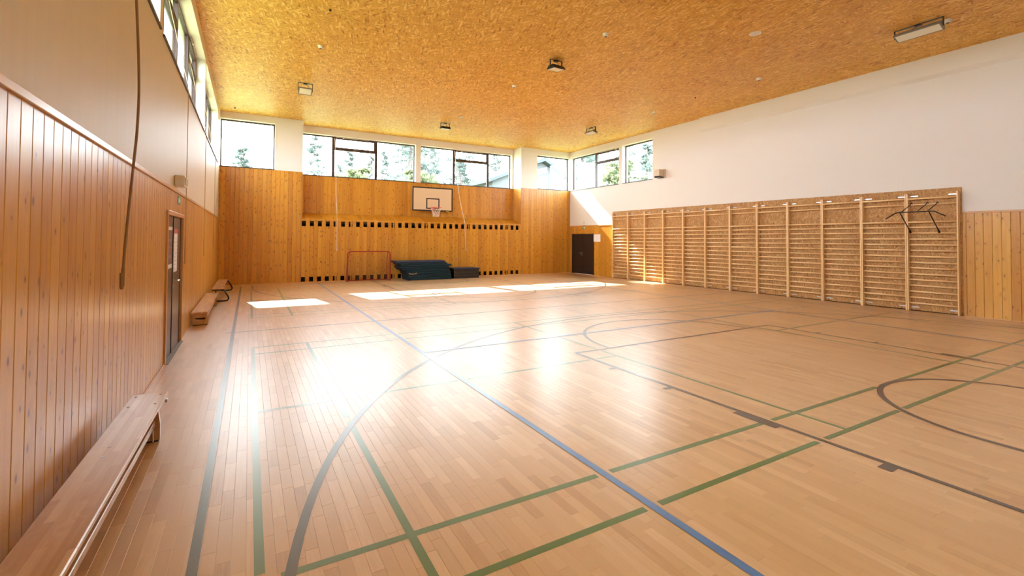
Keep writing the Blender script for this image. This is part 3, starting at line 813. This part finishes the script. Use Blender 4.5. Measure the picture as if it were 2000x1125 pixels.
for i, (x, w, h, sl_, sr_, yw) in enumerate(mats):
    o = obj('gym_mat', mat_mb(w, .84, h-.004, sl_, sr_), M_MATB if i == 9 else M_MAT, None, False, (x, 18.19, z+.001), rot=(0, 0, yw))
    tag(o, mlab[i], 'mat', 'stack of blue gym mats by the far wall'); z += h
    if i == 3: obj('carry_strap', MB().tube([(-w/2+.1, -.425, .03), (-w/2+.2, -.46, .0), (-w/2+.34, -.47, .005), (-w/2+.42, -.425, .035)], .014, 6), M_FOAM, o, True, label='pale strap')
# black box beside the mats
t = thing('vaulting_box', 'low black box with flat lid and thin pale seams, right of the mats', 'vaulting box', (7.97, 18.20, 0))
for k in range(3): obj('section', MB().bbox(-.56, .56, -.36, .36, .002+k*.125, .122+k*.125, .006), M_BLACK, t)
obj('lid', MB().bbox(-.61, .61, -.40, .40, .377, .425, .015), M_MATB, t)
obj('seam', MB().box(-.561, .561, -.3615, -.36, .123, .127).box(-.561, .561, -.3615, -.36, .248, .252), M_GREY, t)
obj('corner_post', MB().box(-.565, -.555, -.364, -.354, 0, .377), M_GREY, t)

# ------------------------------------------------------------------ benches
def bench(name, label, x0, x1, ya, yb, h, rot, pivot, legs, beam=True):
    t = thing(name, label, 'bench', pivot, (0, 0, rot))
    X0, X1 = x0-pivot[0], x1-pivot[0]; A, B_ = ya-pivot[1], yb-pivot[1]
    top = obj('seat', MB().bbox(X0, X1, A, B_, h-.032, h, .006), M_BENCH, t)
    for ly in legs:
        l = ly-pivot[1]
        lg = obj('leg', MB().prism([(X0+.015, h-.032), (X0+.012, .012), (X1-.002, .012), (X1-.002, h*.45), (X1-.02, h-.032)], 1, l-.02, l+.02), M_BENCH, t)
        obj('rubber_foot', MB().box(X0+.02, X1-.01, l-.022, l+.022, 0, .012), M_BLACK, lg)
    if beam: obj('lower_beam', MB().bbox(X0+.06, X1-.035, min(legs)-pivot[1]-.02, max(legs)-pivot[1]+.02, h*.40, h*.55, .004), M_BENCH, t)
    return t, top
t, top = bench('gym_bench', 'long low wooden gym bench along the left wall in the foreground', -.875, -.628, 1.55, 5.03, .30, -.0125, (-.75, 2.6, 0), (1.9, 4.70))
for dx, yy in ((.035, 4.96), (.205, 4.96), (.035, 4.70), (.205, 4.70), (.10, 3.88), (.10, 3.72)):
    obj('bolt', MB().lathe([(.010, 0), (.010, .0015), (.004, .0016)], (-.125+dx, yy-2.6, .30), 10), M_BLACK if yy > 4 else M_STEEL, t)
obj('hook', MB().bbox(.118, .135, 5.02-2.6-.12, 5.02-2.6-.08, .24, .268, .003), M_STEEL, t)
obj('foot_bracket', MB().tube([(.075, 4.66-2.6, .10), (.08, 4.655-2.6, .01)], .006, 6), M_STEEL, t)
t, top = bench('gym_bench', 'shorter wooden gym bench beyond the brown door by the left wall', -.913, -.655, 10.31, 13.75, .262, 0, (-.785, 12, 0), (10.45, 13.2))
for dx, yy in ((-.05, 11.2), (.03, 11.25)): obj('bolt', MB().lathe([(.010, 0), (.010, .0015)], (dx, yy-12, .262), 8), M_STEEL, t)
# bench on black tube legs
t = thing('tube_leg_bench', 'wooden bench on black bent tube legs in the far left corner', 'bench', (-.69, 15.4, 0))
obj('seat', MB().bbox(-.12, .125, -1.5, 1.5, .325, .35, .005), M_BENCH, t)
obj('seat_rail', MB().bbox(-.11, .11, -1.5, 1.5, .295, .325, .004), M_BLACK, t)
for y in (-1.38, 1.38):
    obj('leg', MB().tube([(.10, y, .31), (.14, y, .30), (.235, y, .13), (.25, y, .07), (.22, y, .025), (.15, y, .018), (-.02, y, .018), (-.04, y, .03), (-.04, y, .31)], .018, 8), M_BLACK, t, True)

# ------------------------------------------------------------------ cords
t = thing('crank_cord', 'thick brown opener cord hanging in front of the left wall in the foreground', 'cord', (0,0,0))
xr = XL+.08
cp0 = [(xr-.06, 4.80, 4.07), (xr-.01, 4.83, 3.9), (xr, 4.90, 3.6), (xr, 5.02, 3.2), (xr, 5.07, 2.9), (xr, 5.04, 2.6), (xr, 4.96, 2.35), (xr, 4.80, 1.9), (xr, 4.70, 1.6), (xr, 4.655, 1.40)]
cp = []
for i in range(len(cp0)-1):
    P0, P1, P2, P3 = [Vector(cp0[max(0, min(len(cp0)-1, i+k))]) for k in (-1, 0, 1, 2)]
    for k in range(5):
        u = k/5; cp.append(.5*((2*P1)+(P2-P0)*u+(2*P0-5*P1+4*P2-P3)*u*u+(3*P1-P0-3*P2+P3)*u**3))
cp.append(Vector(cp0[-1]))
obj('cord', MB().tube(cp, .010, 8), M_CORDB, t, True)
obj('handle', MB().tube([(xr, 4.655, 1.40), (xr, 4.65, 1.385), (xr, 4.645, 1.27), (xr, 4.63, 1.25), (xr, 4.61, 1.25), (xr, 4.60, 1.27), (xr, 4.60, 1.37)], .012, 8), M_CORDB, t, True, label='doubled loop end of the cord')
for (ya, zb, yt, lab) in ((9.10, 1.22, 9.3, 'thin tan cord hanging just past the brown door on the left wall'), (12.62, 1.22, 12.2, 'thin tan cord halfway between the brown door and the far corner'), (15.95, 1.25, 15.7, 'thin tan cord nearest the far left corner')):
    t = thing('opener_cord', lab, 'cord', (0,0,0))
    obj('cord', MB().tube([(XL-.16, yt-1.0, 5.2), (XL-.06, yt-.2, 4.5), (XL+.035, ya, 4.11), (XL+.035, ya, 3.0), (XL+.035, ya, zb+.4)], .0055, 6), M_CORDG, t)
    obj('handle', MB().tube([(XL+.035, ya, zb+.4), (XL+.035, ya, zb)], .009, 8), M_CORDG, t)
t = thing('opener_cord', 'white cord hanging over the ledge left of the backboard', 'cord', (0,0,0))
obj('cord', MB().tube([(2.90, YR+.14, 5.64), (2.93, YR+.02, 5.0), (2.95, YR-.05, 4.11), (2.93, YR-.2, 3.4), (2.90, YF-.045, 2.38), (2.90, YF-.04, 2.0), (2.905, YF-.04, 1.25)], .009, 6), M_CORD, t, True)
obj('handle', MB().tube([(2.905, YF-.04, 1.25), (2.905, YF-.04, 1.17)], .012, 8), M_CORD, t)
t = thing('opener_cord', 'white cord hanging over the ledge right of the backboard', 'cord', (0,0,0))
obj('cord', MB().tube([(8.06, YR+.14, 5.64), (8.10, YR+.02, 4.9), (8.15, YR-.05, 4.10), (8.17, YR-.3, 3.3), (8.19, YF-.045, 2.38), (8.22, YF-.04, 1.8), (8.26, YF-.04, 1.25)], .010, 6), M_CORD, t, True)
obj('handle', MB().tube([(8.26, YF-.04, 1.25), (8.265, YF-.04, 1.12)], .013, 8), M_CORD, t)

# ------------------------------------------------------------------ ceiling fittings
def floodlight(x, y, w, d, black, tilt, rz, label, h=.21):
    """bracket on the ceiling carrying a tilted rectangular lamp; w along local x, d along local y"""
    t = thing('floodlight', label, 'floodlight', (x, y, ZC), (0, 0, rz), 'floodlights under the wooden ceiling')
    mb_, mh = (M_BLACK, M_BLACK) if black else (M_BLACK, M_GREY)
    obj('bracket', MB().box(-w/2-.012, -w/2, -.02, .02, -h, 0).box(w/2, w/2+.012, -.02, .02, -h, 0).box(-w/2-.012, w/2+.012, -.02, .02, -.006, 0).bbox(-.05, .05, -.05, .05, -.03, -.004, .005), mb_, t)
    obj('cable', MB().tube([(.03, 0, -.03), (.10, .03, -.08), (.04, .05, -.12), (.02, .02, -h+.05)], .008, 6), M_BLACK, t, True)
    hs = obj('housing', MB().prism([(-d*.30, .075), (d*.30, .075), (d/2, .01), (d/2, -.012), (-d/2, -.012), (-d/2, .01)], 0, -w/2+.004, w/2-.004), mh, t, loc=(0, 0, -h), rot=(tilt, 0, 0))
    obj('glass', MB().bbox(-w/2+.03, w/2-.03, -d/2+.025, d/2-.025, -.018, -.010, .003), M_LENS, hs)
    return t
floodlight(6.40, 9.15, .34, .30, True, .10, .05, 'black floodlight in the middle of the ceiling')
floodlight(6.32, 16.25, .34, .28, True, .12, .05, 'small black floodlight near the far windows')
floodlight(1.30, 14.10, .36, .24, False, -.60, .0, 'pale faced floodlight at the far left of the ceiling', .22)
floodlight(11.45, 14.0, .52, .24, False, .3, PI/2, 'flat grey floodlight near the far right corner')
floodlight(11.55, 3.95, .76, .24, False, .35, PI/2, 'long beige floodlight on the ceiling at the upper right, the largest one', .17)
def detector(x, y, label, r=.055):
    t = thing('smoke_detector', label, 'detector', (x, y, ZC), group='white smoke detectors in rows on the ceiling')
    obj('base', MB().lathe([(r*1.2, -.018), (r*1.2, 0)], n=18), M_PLASTIC, t, True)
    obj('head', MB().lathe([(r*.45, -.062), (r*.75, -.056), (r, -.03), (r, -.018)], n=18), M_PLASTIC, t, True)
    obj('slot', MB().lathe([(r*.5, -.066), (r*.5, -.060)], n=12), M_BLACK, t)
detector(1.327, 11.15, 'white smoke detector on the left part of the ceiling')
detector(6.455, 7.42, 'white smoke detector right of the middle black floodlight, nearest the top edge')
detector(6.43, 11.25, 'white smoke detector left of and beyond the middle black floodlight')
detector(6.495, 15.05, 'tiny white smoke detector near the small far black floodlight')
detector(11.764, 7.41, 'white smoke detector below the round ceiling speaker')
detector(11.843, 11.15, 'small white smoke detector above the far right floodlight')
detector(11.80, 3.58, 'large looking white smoke detector beside the long beige floodlight', .062)
t = thing('ceiling_speaker', 'flat round white ceiling speaker left of the long beige floodlight', 'speaker', (9.14, 5.83, ZC))
obj('rim', MB().lathe([(.10, -.012), (.115, -.008), (.115, 0)], n=28), M_PLASTIC, t, True); obj('grille', MB().lathe([(.088, -.016), (.09, -.010)], n=24), M_LENS, t)
def dot(x, y, r, label): tag(obj('ceiling_sensor', MB().lathe([(r*.6, -.03), (r, -.02), (r, 0)], (x, y, ZC), 12), M_BLACK), label, 'sensor')
dot(1.267, 9.28, .022, 'tiny black ceiling sensor near the top edge, left of centre'); dot(11.70, 9.38, .022, 'tiny black ceiling sensor near the right wall')
dot(-.49, 17.95, .03, 'tiny dark ceiling sensor above the far left window')

# ------------------------------------------------------------------ outside: lawn, buildings, trees
struct(obj('ground', MB().box(-120, 140, -60, 160, -.7, -.4), M_GRASS))
t = thing('neighbour_building', 'pale building with pitched roof beyond the far right corner window', 'building', (24, 37, -.4))
obj('wall', MB().box(-4, 4, 2, 9, 0, 7.6), M_FACADE, t); obj('roof', MB().prism([(-4.6, 7.4), (1.6, 9.9), (4.6, 8.4), (4.6, 8.7), (1.6, 10.25), (-4.6, 7.7)], 1, 1.4, 9.6), M_ROOF, t)
obj('gable', MB().prism([(-4, 7.6), (1.6, 9.8), (4, 8.6), (4, 7.6)], 1, 2, 9), M_FACADE, t)
for wx in (-2.6, -.6, 1.6): obj('window', MB().box(wx-.5, wx+.5, 1.97, 2.0, 5.2, 6.9), M_ROOF, t)
obj('porch_roof', MB().prism([(2, 5.0), (-.4, 4.5), (-.4, 4.65), (2, 5.3)], 0, -4.2, 4.2), M_ROOF, t)
t = thing('annex', 'plain pale block of a building outside the right corner window', 'building', (25.75, 33.55, -.4), (0, 0, -.52))
obj('wall', MB().box(0, 1.75, 0, 3.2, 0, 8.75), M_FACADE, t); obj('parapet', MB().box(-.05, 1.8, -.05, 3.25, 8.75, 8.9), M_ROOF, t)

def tree_meshes(seed, h, kind):
    q = random.Random(seed); tr = MB(); n = 8
    pts = [(q.uniform(-.05, .05)*i, q.uniform(-.05, .05)*i, h*i/n) for i in range(n+1)]
    tr.tube(pts, [.17*(1-i/n*.85) for i in range(n+1)], 7)
    fo = MB()
    nb = 46 if kind == 'pine' else 60
    for b in range(nb):
        if kind == 'pine': zz = h*(.30+.69*b/nb); L = (1-(b/nb))*h*.16+.35; drop = -.12
        else: zz = h*(.25+.7*q.random()); L = h*.2*math.sin(PI*min(.98, max(.06, (zz/h-.15)/.9)))+.3; drop = .25
        if q.random() < .16: continue
        a = q.random()*2*PI; L *= q.uniform(.6, 1.15)
        e = Vector((math.cos(a)*L, math.sin(a)*L, drop*L))
        p0 = Vector((0, 0, zz)); p1 = p0+e
        tr.tube([p0, p0+e*.5+Vector((0,0,.04*L)), p1], [.035, .022, .008], 4, caps=False)
        for c in range(74 if kind == 'pine' else 86):
            f = q.uniform(.25, 1.05); sp = .18+.20*L*(1.1-f*.5)
            p = p0+e*f+Vector((q.gauss(0, sp*.6), q.gauss(0, sp*.6), q.gauss(0, sp*.33)))
            s = q.uniform(.08, .20) if kind == 'pine' else q.uniform(.09, .18)
            u = Vector((q.gauss(0,1), q.gauss(0,1), q.gauss(0,.5))).normalized(); v = u.orthogonal().normalized()
            v = (v*math.cos(q.random()*PI)+u.cross(v)*math.sin(q.random()*PI))
            wq = .45 if kind == 'pine' else .8
            fo.quad(p-u*s, p-v*s*wq, p+u*s, p+v*s*wq)
    return tr.mesh('trunk', M_BARK), fo.mesh('foliage', M_LEAF if kind == 'pine' else M_LEAF2)
TV = [tree_meshes(11, 13, 'pine'), tree_meshes(12, 15, 'pine'), tree_meshes(13, 11, 'pine'), tree_meshes(14, 8.5, 'leaf')]
SPOTS = []
def tree(v, x, y, s, rz, label, group):
    if group and (any(math.hypot(x-a, y-b) < 3.4 for a, b in SPOTS) or (17 < x < 33.5 and 31 < y < 49)): return
    SPOTS.append((x, y))
    t = thing('tree', label, 'tree', (x, y, -.4), (0, 0, rz), group); t.scale = (s, s, s)
    link('trunk', TV[v][0], t); link('foliage', TV[v][1], t)
q = random.Random(21)
tree(2, -.6, 44.5, .88, .3, 'lone slender pine seen faintly through the far left window', None)
tree(0, 4.5, 40, .82, 1.0, 'slender pine with bare trunk through the leftmost pane of the recessed windows', None)
GF = 'pine trees in the wood beyond the far windows'; LF = 'pine tree in the wood beyond the recessed far windows'
for row, (yy, n_, k0) in enumerate(((38, 7, .30), (43, 8, .28), (48, 13, .17), (55, 14, .14))):
    for i in range(n_):
        y = yy+q.uniform(-1, 1); x = (k0+(.60-k0)*(i+.5*(row % 2))/n_)*y*1.02+q.uniform(-.5, .5)
        tree(q.choice((0, 1, 1, 2)), x, y, q.uniform(.85, 1.12)*(.8 if x < .27*y else 1.05), q.random()*6, LF, GF)
for i in range(6):
    y = q.uniform(32.5, 34); x = (.19+.045*i)*y
    tree(3, x, y, q.uniform(.8, .95), q.random()*6, 'leafy tree among the pines beyond the recessed far windows', 'leafy trees beyond the far windows')
for row, (d, n_) in enumerate(((31, 6), (37, 7), (43, 7), (50, 8))):
    for i in range(n_):
        t_ = .64+(1.15-.64)*(i+.5*(row % 2))/n_; y = d*math.cos(t_); x = d*math.sin(t_)+1
        tree(q.choice((0, 1, 2)), x, y, q.uniform(.85, 1.15), q.random()*6, 'pine tree beyond the windows of the right wall', 'pine trees beyond the right wall windows')
for i in range(7):
    t_ = .72+.06*i; d = q.uniform(26, 28); y = d*math.cos(t_); x = d*math.sin(t_)+1
    tree(3, x, y, q.uniform(.75, .9), q.random()*6, 'light green leafy tree beyond the windows of the right wall', 'leafy trees beyond the right wall windows')
